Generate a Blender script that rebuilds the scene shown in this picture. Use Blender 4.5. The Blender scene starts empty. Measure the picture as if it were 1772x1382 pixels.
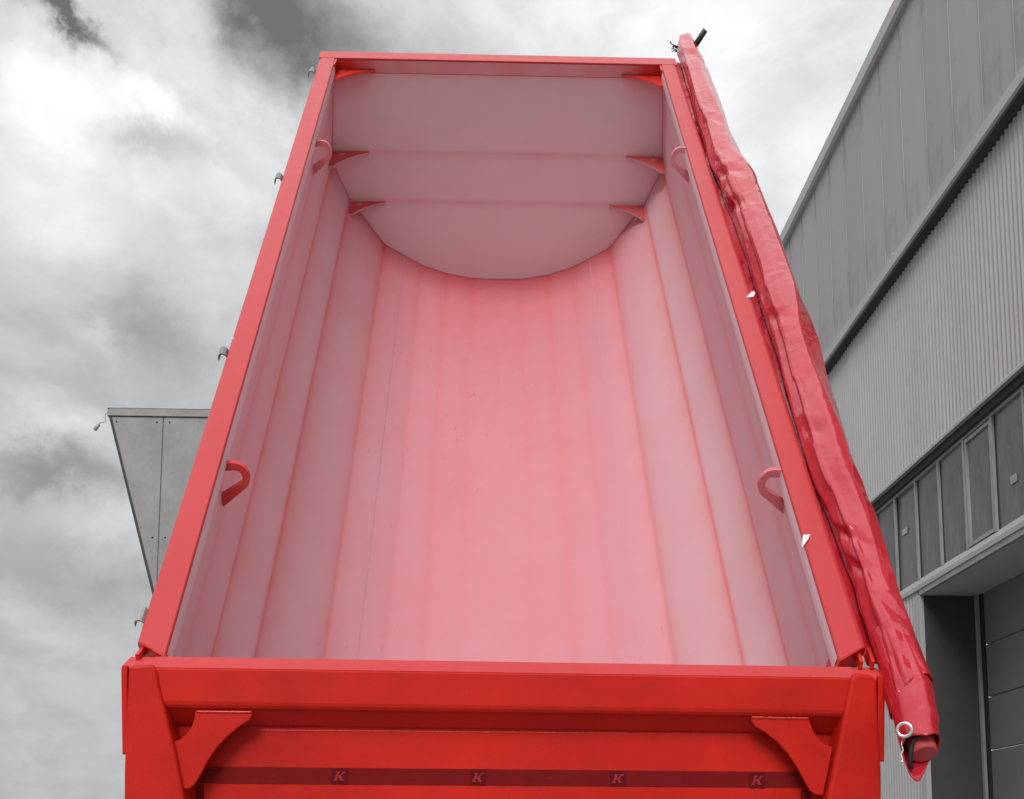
import bpy, bmesh, math, random
from mathutils import Vector, Matrix, noise
random.seed(7)
S = bpy.context.scene
COL = S.collection
V = Vector
EYE = V((0, 0, 1.6))

# ------------------------------------------------------------------ camera
F, PPX, PPY = 1700.0, 886.0, 1299.07          # focal length / principal point, in photo pixels
def rot(yaw, pitch, roll):
    return (Matrix.Rotation(yaw, 3, 'Z') @ Matrix.Rotation(pitch, 3, 'X') @ Matrix.Rotation(roll, 3, 'Y'))
CR = rot(-0.0304, 0.1026, -0.0011)
cam_d = bpy.data.cameras.new('camera')
cam = bpy.data.objects.new('camera', cam_d)
COL.objects.link(cam)
cam_d.sensor_fit = 'HORIZONTAL'
cam_d.sensor_width = 36.0
cam_d.lens = F * 36.0 / 1772.0
cam_d.shift_y = (PPY - 691.0) / 1772.0
cam_d.clip_start, cam_d.clip_end = 0.05, 3000
r_, f_, u_ = CR.col[0], CR.col[1], CR.col[2]
cam.matrix_world = Matrix(((r_[0], u_[0], -f_[0], EYE[0]), (r_[1], u_[1], -f_[1], EYE[1]),
                           (r_[2], u_[2], -f_[2], EYE[2]), (0, 0, 0, 1)))
S.camera = cam

def ray(px):
    return CR @ V(((px[0] - PPX) / F, 1.0, (PPY - px[1]) / F))

S.cycles.max_bounces = 14
S.cycles.diffuse_bounces = 8
# ------------------------------------------------------------------ view
S.view_settings.view_transform = 'Standard'
S.view_settings.look = 'None'
S.view_settings.exposure = 0.0
S.view_settings.gamma = 1.0
S.view_settings.use_curve_mapping = False

# ------------------------------------------------------------------ sky
SUN_TO = V((-0.20, -0.76, 0.56)).normalized()
SUN_EL = math.asin(SUN_TO.z)
SUN_AZ = math.atan2(SUN_TO.x, SUN_TO.y)

class NT:
    """small helper round a node tree"""
    def __init__(s, tree): s.t = tree
    def new(s, typ, **kw):
        n = s.t.nodes.new(typ)
        for k, v in kw.items(): setattr(n, k, v)
        return n
    def put(s, sock, v):
        if isinstance(v, bpy.types.NodeSocket): s.t.links.new(v, sock)
        elif v is not None: sock.default_value = v
    def math(s, op, a, b=None, c=None, clamp=False):
        n = s.new('ShaderNodeMath', operation=op, use_clamp=clamp)
        for i, v in enumerate((a, b, c)):
            if v is not None: s.put(n.inputs[i], v)
        return n.outputs[0]
    def vmath(s, op, a, b=None, out=0):
        n = s.new('ShaderNodeVectorMath', operation=op)
        s.put(n.inputs[0], a)
        if b is not None: s.put(n.inputs[3] if op == 'SCALE' else n.inputs[1], b)
        return n.outputs[out]
    def noise(s, vec, scale, detail=4, rough=0.55, dist=0.0, out=0):
        n = s.new('ShaderNodeTexNoise')
        s.put(n.inputs['Vector'], vec)
        n.inputs['Scale'].default_value = scale
        n.inputs['Detail'].default_value = detail
        n.inputs['Roughness'].default_value = rough
        n.inputs['Distortion'].default_value = dist
        return n.outputs[out]
    def ramp(s, fac, stops):
        n = s.new('ShaderNodeValToRGB')
        e = n.color_ramp.elements
        while len(e) < len(stops): e.new(0.5)
        for i, (p, c) in enumerate(stops):
            e[i].position = p
            e[i].color = (c, c, c, 1) if not hasattr(c, '__len__') else (*c, 1)
        s.put(n.inputs[0], fac)
        return n.outputs[0]
    def mix(s, fac, a, b, typ='RGBA', blend='MIX'):
        n = s.new('ShaderNodeMix', data_type=typ)
        if typ == 'RGBA': n.blend_type = blend
        ia, ib, o = (6, 7, 2) if typ == 'RGBA' else (2, 3, 0)
        s.put(n.inputs[0], fac)
        s.put(n.inputs[ia], (*a, 1) if isinstance(a, tuple) and len(a) == 3 else a)
        s.put(n.inputs[ib], (*b, 1) if isinstance(b, tuple) and len(b) == 3 else b)
        return n.outputs[o]

w = bpy.data.worlds.new('World')
S.world = w
w.use_nodes = True
W = NT(w.node_tree)
w.node_tree.nodes.clear()
wo = W.new('ShaderNodeOutputWorld')
bg = W.new('ShaderNodeBackground')
w.node_tree.links.new(bg.outputs[0], wo.inputs[0])
tc = W.new('ShaderNodeTexCoord').outputs['Generated']
sky = W.new('ShaderNodeTexSky', sky_type='NISHITA', sun_disc=False)
sky.sun_elevation, sky.sun_rotation = SUN_EL, SUN_AZ
sep = W.new('ShaderNodeSeparateXYZ'); W.put(sep.inputs[0], tc)
flat = W.vmath('MULTIPLY', tc, (1.0, 1.0, 1.7))
billow = W.noise(flat, 3.2, 9, 0.52, 0.25)                    # large cloud masses
wisps = W.noise(flat, 11.0, 8, 0.6, 0.2)
cl = W.math('ADD', W.math('MULTIPLY', W.math('SUBTRACT', billow, 0.5), 0.55),
            W.math('MULTIPLY', W.math('SUBTRACT', wisps, 0.5), 0.13))
puff = W.ramp(W.noise(flat, 5.5, 12, 0.58, 0.35), [(0.42, 0.0), (0.51, 0.65), (0.66, 1.0)])       # sunlit cumulus heads with crisp edges
puff2 = W.ramp(W.noise(W.vmath('ADD', flat, (3.1, 1.7, 0.4)), 8.5, 12, 0.6, 0.3), [(0.48, 0.0), (0.56, 0.8), (0.7, 1.0)])
cl = W.math('ADD', cl, W.math('ADD', W.math('MULTIPLY_ADD', puff, 0.17, -0.085), W.math('MULTIPLY_ADD', puff2, 0.07, -0.03)))
# individual clouds, each with its own bearing, size and brightness
warp = W.vmath('SCALE', W.vmath('SUBTRACT', W.noise(tc, 6.0, 12, 0.66, 0.0, 1), (0.5, 0.5, 0.5)), 0.15)
wdir = W.vmath('ADD', tc, warp)
CLOUDS = [  # bearing (as the photo sees it), half sizes in radians, turn, brightness
    ((560, 15), .120, .050, .28, -.34), ((470, -60), .11, .05, .2, -.14), ((520, 100), .05, .030, .5, -.20),
    ((120, 230), .095, .060, -.2, .26), ((60, 190), .05, .04, 0, .14), ((70, 400), .05, .04, 0, .10),
    ((128, 46), .034, .010, .30, -.55), ((255, 268), .046, .020, 0, -.30),
    ((290, 205), .024, .016, .3, .22), ((880, 40), .10, .04, 0, .08),
    ((1300, 210), .13, .13, 0, .14), ((1430, 60), .07, .04, .4, -.07), ((1300, 90), .03, .02, .2, .06),
    ((320, 600), .075, .035, .1, -.16), ((60, 560), .16, .05, 0, -.04),
    ((110, 765), .055, .016, -.15, .22), ((110, 832), .075, .016, 0, -.20),
    ((190, 910), .07, .024, 0, .16), ((110, 1010), .08, .022, 0, -.02), ((60, 1080), .07, .018, .1, .14),
    ((90, 1200), .09, .03, 0, .10), ((480, 300), .05, .05, 0, .14), ((200, 640), .04, .012, 0, .12)]
for (px, a, b, turn, amp) in CLOUDS:
    c = ray((px[0] - 26, px[1] - 26)).normalized()      # the warp below drifts each cloud a little
    e1 = c.cross(V((0, 0, 1))).normalized(); e2 = e1.cross(c)
    e1, e2 = e1 * math.cos(turn) - e2 * math.sin(turn), e2 * math.cos(turn) + e1 * math.sin(turn)
    d = W.vmath('SUBTRACT', wdir, tuple(c))
    g = None
    for e, sz in ((e1, a), (e2, b), (c, .25)):
        t = W.vmath('DOT_PRODUCT', d, tuple(e / sz), out=1)
        t = W.math('MULTIPLY', t, t)
        g = t if g is None else W.math('ADD', g, t)
    k = W.math('POWER', 2.718, W.math('MULTIPLY', g, -1.0))
    cl = W.math('MULTIPLY_ADD', k, amp * 1.25, cl)
# an overcast sky: about three times brighter overhead than at the horizon
el = W.math('MAXIMUM', sep.outputs[2], 0.0)
el2 = W.math('MULTIPLY', el, el)
grad = W.math('ADD', W.math('MULTIPLY_ADD', el, 0.14, 0.47), W.math('MULTIPLY', el2, W.math('MULTIPLY_ADD', el2, 0.6, 0.38)))
lum = W.math('MULTIPLY', grad, W.math('MAXIMUM', W.math('MULTIPLY_ADD', cl, 1.25, 1.0), 0.2))
cloudcol = W.new('ShaderNodeCombineXYZ')
for i, k in enumerate((0.995, 1.0, 1.012)): W.put(cloudcol.inputs[i], W.math('MULTIPLY', lum, k))
blue = W.new('ShaderNodeHueSaturation'); blue.inputs['Saturation'].default_value = 0.15
W.put(blue.inputs['Color'], sky.outputs[0])
SKY_STRENGTH = 0.1
cs = W.vmath('SCALE', cloudcol.outputs[0], 1.0 / SKY_STRENGTH)
W.put(bg.inputs[0], W.mix(0.94, blue.outputs[0], cs))
bg.inputs[1].default_value = SKY_STRENGTH

# ------------------------------------------------------------------ sun behind thin cloud
sd = bpy.data.lights.new('sun', 'SUN')
sd.energy, sd.angle, sd.color = 2.2, math.radians(26), (1.0, 0.97, 0.95)
so = bpy.data.objects.new('sun', sd); COL.objects.link(so)
so.rotation_euler = (-SUN_TO).to_track_quat('-Z', 'Y').to_euler()
so.location = (0, 0, 30)

# ------------------------------------------------------------------ materials
def mat(name):
    m = bpy.data.materials.new(name); m.use_nodes = True
    n = NT(m.node_tree); b = m.node_tree.nodes['Principled BSDF']
    return m, n, b
def objco(n): return n.new('ShaderNodeTexCoord').outputs['Object']
def bump(n, b, h, strength=0.2, dist=0.01):
    k = n.new('ShaderNodeBump'); k.inputs['Strength'].default_value = strength; k.inputs['Distance'].default_value = dist
    n.put(k.inputs['Height'], h); n.put(b.inputs['Normal'], k.outputs[0])

RED = (0.56, 0.020, 0.012)
def red_paint(name, col=RED, rough=0.38, spec=0.5, var=0.18, grain=0.06):
    m, n, b = mat(name)
    co = objco(n)
    big = n.noise(co, 2.3, 5, 0.6)
    fine = n.noise(co, 190, 2, 0.7)
    f = n.math('ADD', n.math('MULTIPLY', n.math('SUBTRACT', big, 0.5), var * 2),
               n.math('MULTIPLY', n.math('SUBTRACT', fine, 0.5), grain * 4))
    k = n.math('ADD', f, 1.0)
    c = n.vmath('SCALE', (col[0], col[1], col[2]), k)
    n.put(b.inputs['Base Color'], c)
    n.put(b.inputs['Roughness'], n.math('MULTIPLY_ADD', n.noise(co, 14, 4), 0.18, rough - 0.09))
    b.inputs['Specular IOR Level'].default_value = spec
    b.inputs['Specular Tint'].default_value = (0.95, 0.9, 1.0, 1)
    bump(n, b, n.noise(co, 70, 3), 0.09, 0.004)
    return m
M = {}
M['red'] = red_paint('red_gloss_paint')
M['rim'] = red_paint('red_rail_paint', (0.50, 0.042, 0.044), 0.40, 0.32, 0.08, 0.05)
M['cap'] = red_paint('red_top_strip_sky_lightened', (0.54, 0.05, 0.052), 0.6, 0.3, 0.12, 0.06)  # tailgate red lightened in colour for sky light on upward faces
M['gate'] = red_paint('red_tailgate_paint', (0.49, 0.015, 0.007), 0.44, 0.18, 0.42, 0.08)

def interior(name):
    """red shell dusted with grey-pink primer that thins out along the folds ('red' attribute)"""
    m, n, b = mat(name)
    co = objco(n)
    at = n.new('ShaderNodeAttribute', attribute_name='red').outputs['Fac']
    mott = n.noise(co, 1.7, 5, 0.6)
    cloud = n.noise(co, 9, 4, 0.6)
    gr = n.noise(co, 240, 2, 0.8)
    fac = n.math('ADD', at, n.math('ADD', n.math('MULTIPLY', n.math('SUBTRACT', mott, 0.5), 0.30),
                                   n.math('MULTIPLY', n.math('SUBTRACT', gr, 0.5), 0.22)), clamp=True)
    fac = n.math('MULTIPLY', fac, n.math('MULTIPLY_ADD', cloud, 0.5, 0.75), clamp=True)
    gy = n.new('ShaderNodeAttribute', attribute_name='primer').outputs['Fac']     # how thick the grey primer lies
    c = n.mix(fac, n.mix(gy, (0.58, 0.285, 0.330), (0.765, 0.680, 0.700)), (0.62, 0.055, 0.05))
    # scuffs from the first loads
    sc = n.new('ShaderNodeMapping'); n.put(sc.inputs[0], co); sc.inputs['Scale'].default_value = (26, 9, 26); sc.inputs['Rotation'].default_value = (0, 0, .7)
    scuff = n.math('MULTIPLY', n.ramp(n.noise(sc.outputs[0], 1.0, 3, 0.7), [(0.63, 0.0), (0.73, 1.0)]),
                   n.ramp(n.noise(co, 0.9, 2), [(0.47, 0.0), (0.58, 1.0)]))
    speck = n.ramp(n.noise(co, 46, 1, 0.5), [(0.80, 0.0), (0.83, 1.0)])
    dirt = n.math('MULTIPLY', n.math('MAXIMUM', scuff, speck), n.math('MULTIPLY_ADD', gy, -0.55, 0.42, clamp=True))
    c = n.mix(dirt, c, (0.22, 0.15, 0.17))
    n.put(b.inputs['Base Color'], c)
    b.inputs['Roughness'].default_value = 0.62
    b.inputs['Specular IOR Level'].default_value = 0.3
    bump(n, b, gr, 0.06, 0.002)
    return m
M['inside'] = interior('primer_dusted_interior')

def plain(name, col, rough=0.6, metal=0.0, var=0.12, scale=3.0, spec=0.5, fine=60, bumpk=0.0):
    m, n, b = mat(name)
    co = objco(n)
    k = n.math('MULTIPLY_ADD', n.math('ADD', n.math('MULTIPLY', n.noise(co, scale, 6, 0.6), 0.7),
                                      n.math('MULTIPLY', n.noise(co, fine, 3, 0.7), 0.3)), var * 4, 1 - var * 2)
    n.put(b.inputs['Base Color'], n.vmath('SCALE', tuple(col), k))
    b.inputs['Roughness'].default_value = rough
    b.inputs['Metallic'].default_value = metal
    b.inputs['Specular IOR Level'].default_value = spec
    if bumpk: bump(n, b, n.noise(co, fine, 3), bumpk, 0.003)
    return m
g3 = lambda v: (v, v, v)
M['dust'] = plain('primer_and_underside_shade', (.52, .36, .39), .65, 0, .1, 6, .3)  # primer on gusset edges, and painted shade on their undersides
M['steel'] = plain('grey_steel', g3(.24), .45, .5)
M['darksteel'] = plain('dark_bare_steel', g3(.05), .5, .4)
M['chrome'] = plain('bright_eyelet_metal', g3(.75), .2, 1.0, .05)
M['rubber'] = plain('black_rubber', g3(.012), .5)
M['paper'] = plain('white_paper', (.80, .76, .78), .7)
M['tape'] = plain('maroon_reflective_tape', (.172, .008, .009), .6, 0, .12, 20, .06)
M['tapedark'] = plain('tape_emblem_field', (.115, .006, .008), .6, 0, .1, 20, .06)
M['emblem'] = plain('tape_emblem_red', (.29, .022, .026), .6, 0, .1, 30, .15)
M['smudge'] = plain('tape_faint_mark', (.178, .010, .012), .6, 0, .1, 30, .06)
M['capred'] = plain('faded_red_cap', (.46, .055, .06), .55, 0, .15, 25)
M['weld'] = plain('painted_weld', (.60, .03, .02), .3, 0, .25, 40)
M['seam'] = plain('dark_seam', (.50, .24, .26), .6, 0, .2, 20)
M['trim'] = plain('pale_flashing', g3(.42), .45, .2, .12, 1.2)
M['tower'] = plain('weathered_grey_sheet', g3(.235), .6, .1, .30, 1.1, .4, 9)
M['jamb'] = plain('dark_plaster_and_shade', g3(.055), .8, 0, .22, .9, .3, 10)
M['soffit'] = plain('grey_soffit', g3(.42), .8, 0, .1, .9, .3)
M['door'] = plain('dark_door_panel', g3(.15), .55, 0, .12, .8, .4)
M['mullion'] = plain('grey_mullion', g3(.33), .5, .2, .25, 4)
M['sealant'] = plain('black_sealant', g3(.02), .7)
M['roof'] = plain('roof_sheet', g3(.2), .7)
M['ground'] = plain('concrete_yard', g3(.27), .9, 0, .2, .6, .3, 30, .3)

def cladding(name, val, stain):
    m, n, b = mat(name)
    co = objco(n)
    mp = n.new('ShaderNodeMapping'); n.put(mp.inputs[0], co); mp.inputs['Scale'].default_value = (1, 1, .16)
    streak = n.noise(mp.outputs[0], 9, 6, .65)
    blot = n.ramp(n.noise(co, 3.4, 10, .72, .4), [(.55, 0.0), (.60, 1.0)])
    k = n.math('MULTIPLY_ADD', streak, .16, .92)
    k = n.math('MULTIPLY', k, n.math('MULTIPLY_ADD', blot, -stain, 1.0))
    info = n.new('ShaderNodeObjectInfo').outputs['Random']
    k = n.math('MULTIPLY', k, n.math('MULTIPLY_ADD', info, .10, .95))
    n.put(b.inputs['Base Color'], n.vmath('SCALE', g3(val), k))
    b.inputs['Roughness'].default_value = .55
    b.inputs['Specular IOR Level'].default_value = .4
    return m
M['upper'] = cladding('grey_seamed_cladding', .35, .13)
M['corr'] = cladding('light_corrugated_metal', .45, .05)

def glass_mat(name):
    m, n, b = mat(name)
    co = objco(n)
    info = n.new('ShaderNodeObjectInfo').outputs['Random']
    mp = n.new('ShaderNodeMapping'); n.put(mp.inputs[0], co); mp.inputs['Scale'].default_value = (1, 2.6, .8); mp.inputs['Rotation'].default_value = (.5, 0, 0)
    reflection_tone = n.ramp(n.noise(mp.outputs[0], 2.0, 7, .65, .6), [(.30, .30), (.46, .46), (.56, .52), (.66, .66), (.78, .8)])  # uneven reflections painted into the panes' base colour
    k = n.math('MULTIPLY', n.math('MULTIPLY_ADD', reflection_tone, 1.5, .25), n.math('MULTIPLY_ADD', info, .6, .7))
    n.put(b.inputs['Base Color'], n.vmath('SCALE', g3(.15), k))
    n.put(b.inputs['Roughness'], n.math('MULTIPLY_ADD', reflection_tone, .3, .05))
    b.inputs['Specular IOR Level'].default_value = .6
    return m
M['glass'] = glass_mat('window_glass_painted_reflections')

def tarp_mat():
    m, n, b = mat('red_pvc_tarpaulin')
    co = objco(n)
    k = n.math('MULTIPLY_ADD', n.noise(co, 3.1, 5), .3, .85)
    dust = n.ramp(n.noise(co, 8, 8, .7, .6), [(.56, 0.0), (.75, .14)])
    c = n.mix(dust, n.vmath('SCALE', (.47, .015, .026), k), (.55, .15, .18))
    n.put(b.inputs['Base Color'], c)
    n.put(b.inputs['Roughness'], n.math('MULTIPLY_ADD', n.noise(co, 10, 4), .16, .06))
    b.inputs['Specular IOR Level'].default_value = .8
    b.inputs['Specular Tint'].default_value = (.95, .9, 1, 1)
    wob = n.vmath('ADD', co, n.vmath('SCALE', n.noise(co, 5, 3, .5, 0, 1), .22))
    vo = n.new('ShaderNodeTexVoronoi', feature='DISTANCE_TO_EDGE'); n.put(vo.inputs['Vector'], wob); vo.inputs['Scale'].default_value = 4.6
    crease = n.math('SMOOTH_MIN', vo.outputs[0], .22, .05)
    h = n.math('ADD', n.math('MULTIPLY', crease, 1.6), n.math('ADD', n.math('MULTIPLY', n.noise(co, 9, 2, .4, 1.0), .5), n.math('MULTIPLY', n.noise(co, 60, 3), .05)))
    bump(n, b, h, .28, .02)
    return m
M['tarp'] = tarp_mat()

# ------------------------------------------------------------------ mesh helpers
def tag(o, label=None, cat=None, group=None, kind=None):
    if label: o['label'] = label
    if cat: o['category'] = cat
    if group: o['group'] = group
    if kind: o['kind'] = kind
    return o
def link(name, me, m, parent=None, smooth=False, bevel=0.0, seg=2):
    o = bpy.data.objects.new(name, me); COL.objects.link(o)
    if m is not None and not me.materials: me.materials.append(m)
    if parent is not None: o.parent = parent
    if smooth:
        for p in me.polygons: p.use_smooth = True
    if bevel:
        bv = o.modifiers.new('edge', 'BEVEL'); bv.width = bevel; bv.segments = seg; bv.limit_method = 'ANGLE'; bv.angle_limit = math.radians(28)
        bv.harden_normals = False
    return o
def meshdata(name, verts, faces):
    me = bpy.data.meshes.new(name)
    me.from_pydata([tuple(v) for v in verts], [], faces)
    bm = bmesh.new(); bm.from_mesh(me); bmesh.ops.recalc_face_normals(bm, faces=bm.faces); bm.to_mesh(me); bm.free()
    return me
def solid(name, verts, faces, m, parent=None, **k):
    return link(name, meshdata(name, verts, faces), m, parent, **k)
def boxdata(name, lo, hi):
    (a, b, c), (d, e, f) = lo, hi
    vs = [(a, b, c), (d, b, c), (d, e, c), (a, e, c), (a, b, f), (d, b, f), (d, e, f), (a, e, f)]
    return meshdata(name, vs, [(0, 1, 2, 3), (4, 5, 6, 7), (0, 1, 5, 4), (1, 2, 6, 5), (2, 3, 7, 6), (3, 0, 4, 7)])
def box(name, lo, hi, m, parent=None, **k):
    return link(name, boxdata(name, lo, hi), m, parent, **k)
def prism(name, poly, ext, m, parent=None, **k):
    """poly: list of 3D points in a plane; ext: extrusion vector"""
    n = len(poly); ext = V(ext); poly = [V(p) for p in poly]
    vs = poly + [p + ext for p in poly]
    fs = [tuple(range(n)), tuple(range(n, 2 * n))] + [(i, (i + 1) % n, n + (i + 1) % n, n + i) for i in range(n)]
    return solid(name, vs, fs, m, parent, **k)
def tube(name, path, r, m, parent=None, seg=10, smooth=True, radii=None):
    path = [V(p) for p in path]; vs, fs = [], []
    prev = None
    for i, p in enumerate(path):
        t = (path[min(i + 1, len(path) - 1)] - path[max(i - 1, 0)]).normalized()
        a = prev if prev is not None else (V((0, 0, 1)) if abs(t.z) < .9 else V((1, 0, 0)))
        a = (a - t * a.dot(t)).normalized(); prev = a; b = t.cross(a)
        rr = radii[i] if radii else r
        vs += [p + (a * math.cos(2 * math.pi * k / seg) + b * math.sin(2 * math.pi * k / seg)) * rr for k in range(seg)]
    for i in range(len(path) - 1):
        for k in range(seg):
            fs.append((i * seg + k, i * seg + (k + 1) % seg, (i + 1) * seg + (k + 1) % seg, (i + 1) * seg + k))
    fs += [tuple(range(seg)), tuple(range((len(path) - 1) * seg, len(path) * seg))]
    return solid(name, vs, fs, m, parent, smooth=smooth)
def torus(name, c, nrm, R, r, m, parent=None, sx=1.0):
    nrm = V(nrm).normalized(); a = nrm.orthogonal().normalized(); b = nrm.cross(a)
    vs, fs, N, K = [], [], 28, 10
    for i in range(N):
        t = 2 * math.pi * i / N; d = a * math.cos(t) + b * math.sin(t)
        for k in range(K):
            q = 2 * math.pi * k / K
            vs.append(V(c) + d * (R + r * math.cos(q)) + nrm * r * .6 * math.sin(q))
    for i in range(N):
        for k in range(K):
            fs.append((i * K + k, i * K + (k + 1) % K, ((i + 1) % N) * K + (k + 1) % K, ((i + 1) % N) * K + k))
    return solid(name, vs, fs, m, parent, smooth=True)
def empty(name, loc=(0, 0, 0)):
    o = bpy.data.objects.new(name, None); COL.objects.link(o); o.location = loc; o.empty_display_size = .2
    return o
def children(o): return [c for c in bpy.data.objects if c.parent == o]

# ------------------------------------------------------------------ ground
gd = meshdata('ground', [(-600, -600, 0), (600, -600, 0), (600, 900, 0), (-600, 900, 0)], [(0, 1, 2, 3)])
tag(link('ground', gd, M['ground']), kind='structure')

# ================================================================== industrial hall (right)
hall = empty('industrial_hall', (4.3, 12, 0))
tag(hall, 'long grey metal clad hall with seamed upper band, gutter, corrugated wall and window strip', 'building')
HZ = EYE.z
def hb(name, lo, hi, m, parent=hall, **k):          # box given in world coordinates, parented to the hall
    o4 = V((4.3, 12, 0))
    return box(name, tuple(V(lo) - o4), tuple(V(hi) - o4), m, parent, **k)
Y0, Y1 = 2.2, 27.0
ZG, ZR = 6.05 + HZ, 8.63 + HZ                        # gutter top, top of cladding
hb('roof', (4.34, Y0, ZR - .3), (18, Y1, ZR - .1), M['roof'])
hb('back_wall', (4.40, Y0, 3.9 + HZ), (4.62, Y1, ZR - .32), M['roof'])
pdat = None
o4 = V((4.3, 12, 0))
PITCH = .518
first = 9.295 - 13 * PITCH
np_ = int((Y1 - first) / PITCH)
pan = meshdata('cladding_panel', [(0, .007, 0), (0, PITCH - .010, 0), (0, PITCH - .010, 1), (0, .007, 1),
                                  (-.010, PITCH - .012, 0), (-.010, PITCH - .005, 0), (-.010, PITCH - .005, 1), (-.010, PITCH - .012, 1),
                                  (.030, .0, 0), (.030, .0, 1), (.030, PITCH, 0), (.030, PITCH, 1)],
               [(0, 1, 2, 3), (1, 4, 7, 2), (4, 5, 6, 7), (5, 10, 11, 6), (0, 3, 9, 8)])
pan.materials.append(M['upper'])
for i in range(np_):
    o = bpy.data.objects.new('cladding_panel', pan); COL.objects.link(o); o.parent = hall
    o.location = V((4.3 + random.uniform(-.002, .002), first + i * PITCH, ZG - .05)) - o4
    o.scale = (1, 1, ZR - ZG + .05)
# roof edge flashing
prism('roof_flashing', [V((4.225, Y0, ZR - .005)) - o4, V((4.225, Y0, ZR + .15)) - o4, V((4.36, Y0, ZR + .17)) - o4, V((4.36, Y0, ZR - .03)) - o4, V((4.255, Y0, ZR - .03)) - o4],
      (0, Y1 - Y0, 0), M['trim'], hall)
# gutter ledge
prism('gutter', [V((4.15, Y0, 5.945 + HZ)) - o4, V((4.15, Y0, 6.045 + HZ)) - o4, V((4.165, Y0, 6.06 + HZ)) - o4, V((4.30, Y0, 6.10 + HZ)) - o4,
                 V((4.30, Y0, 5.93 + HZ)) - o4, V((4.17, Y0, 5.93 + HZ)) - o4], (0, Y1 - Y0, 0), M['trim'], hall)
for yj in (9.3, 15.4, 21.4):
    hb('gutter_joint', (4.146, yj, 5.94 + HZ), (4.17, yj + .03, 6.065 + HZ), M['soffit'])
hb('gutter_soffit', (4.172, Y0, 5.90 + HZ), (4.31, Y1, 5.929 + HZ), M['jamb'])  # underside strip, its dark tone standing in for shade below the gutter
# corrugated wall
def corrugated(name, y0, y1, z0, z1, x=4.274, pitch=.066, amp=.011):
    n = int((y1 - y0) / pitch * 6); vs, fs = [], []
    for i in range(n + 1):
        y = y0 + (y1 - y0) * i / n
        ph = y / pitch * 2 * math.pi
        a = math.sin(ph)
        xx = x + amp * a + .0025 * math.sin(y * 6.9)
        vs += [V((xx, y, z0)) - o4, V((xx, y, z1)) - o4]
    for i in range(n): fs.append((2 * i, 2 * i + 2, 2 * i + 3, 2 * i + 1))
    return solid(name, vs, fs, M['corr'], hall, smooth=True)
corrugated('corrugated_cladding', Y0, Y1, 3.83 + HZ, 5.92 + HZ)
prism('drip_flashing', [V((4.245, Y0, 3.815 + HZ)) - o4, V((4.245, Y0, 3.845 + HZ)) - o4, V((4.262, Y0, 3.87 + HZ)) - o4, V((4.29, Y0, 3.87 + HZ)) - o4, V((4.29, Y0, 3.815 + HZ)) - o4],
      (0, Y1 - Y0, 0), M['trim'], hall)
hb('head_frame', (4.300, Y0, 3.745 + HZ), (4.42, Y1, 3.868 + HZ), M['jamb'])  # frame in the recess, coloured dark to carry the shade there
hb('window_head', (4.335, Y0, 3.715 + HZ), (4.42, Y1, 3.744 + HZ), M['mullion'])
# window strip
WP = .494
wy0 = 9.92 - 14 * WP
nw = int((Y1 - wy0) / WP)
ZW0, ZW1 = 2.70 + HZ, 3.714 + HZ
pane = boxdata('pane', (0, .014, 0), (.012, WP - .014, ZW1 - ZW0)); pane.materials.append(M['glass'])
mul = boxdata('mullion', (-.028, -.013, 0), (.03, .013, ZW1 - ZW0)); mul.materials.append(M['mullion'])
sea = boxdata('gasket', (-.006, -.021, 0), (.02, .021, ZW1 - ZW0)); sea.materials.append(M['sealant'])
for i in range(nw):
    y = wy0 + i * WP
    o = bpy.data.objects.new('pane', pane); COL.objects.link(o); o.parent = hall; o.location = V((4.36 + random.uniform(-.004, .004), y, ZW0)) - o4
    o.rotation_euler = (0, random.uniform(-.006, .006), random.uniform(-.012, .012))
    for nm, md in (('mullion', mul), ('gasket', sea)):
        q = bpy.data.objects.new(nm, md); COL.objects.link(q); q.parent = hall; q.location = V((4.36, y, ZW0)) - o4
# opening casement frame in one bay
cy = wy0 + 10 * WP
cb = empty('casement_frame'); bpy.data.objects.remove(cb)
cas = hb('casement_frame', (4.338, cy + .022, ZW0 + .01), (4.37, cy + .05, ZW1 - .01), M['mullion'])
hb('casement_frame', (4.338, cy + WP - .05, ZW0 + .01), (4.37, cy + WP - .022, ZW1 - .01), M['mullion'])
hb('casement_frame', (4.338, cy + .05, ZW1 - .045), (4.37, cy + WP - .05, ZW1 - .012), M['mullion'])
hb('casement_frame', (4.338, cy + .05, ZW0 + .012), (4.37, cy + WP - .05, ZW0 + .045), M['mullion'])
hb('window_sticker', (4.353, 7.62, 3.02 + HZ), (4.3565, 7.72, 3.09 + HZ), M['mullion'])
hb('window_sticker', (4.353, 9.68, 3.27 + HZ), (4.3565, 9.80, 3.33 + HZ), M['soffit'])
# sill
prism('window_sill', [V((4.25, Y0, 2.555 + HZ)) - o4, V((4.25, Y0, 2.60 + HZ)) - o4, V((4.36, Y0, 2.715 + HZ)) - o4, V((4.42, Y0, 2.715 + HZ)) - o4, V((4.42, Y0, 2.555 + HZ)) - o4],
      (0, Y1 - Y0, 0), M['trim'], hall)
hb('lintel_edge', (4.262, Y0, 2.50 + HZ), (4.30, 9.27, 2.553 + HZ), M['mullion'])
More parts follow.
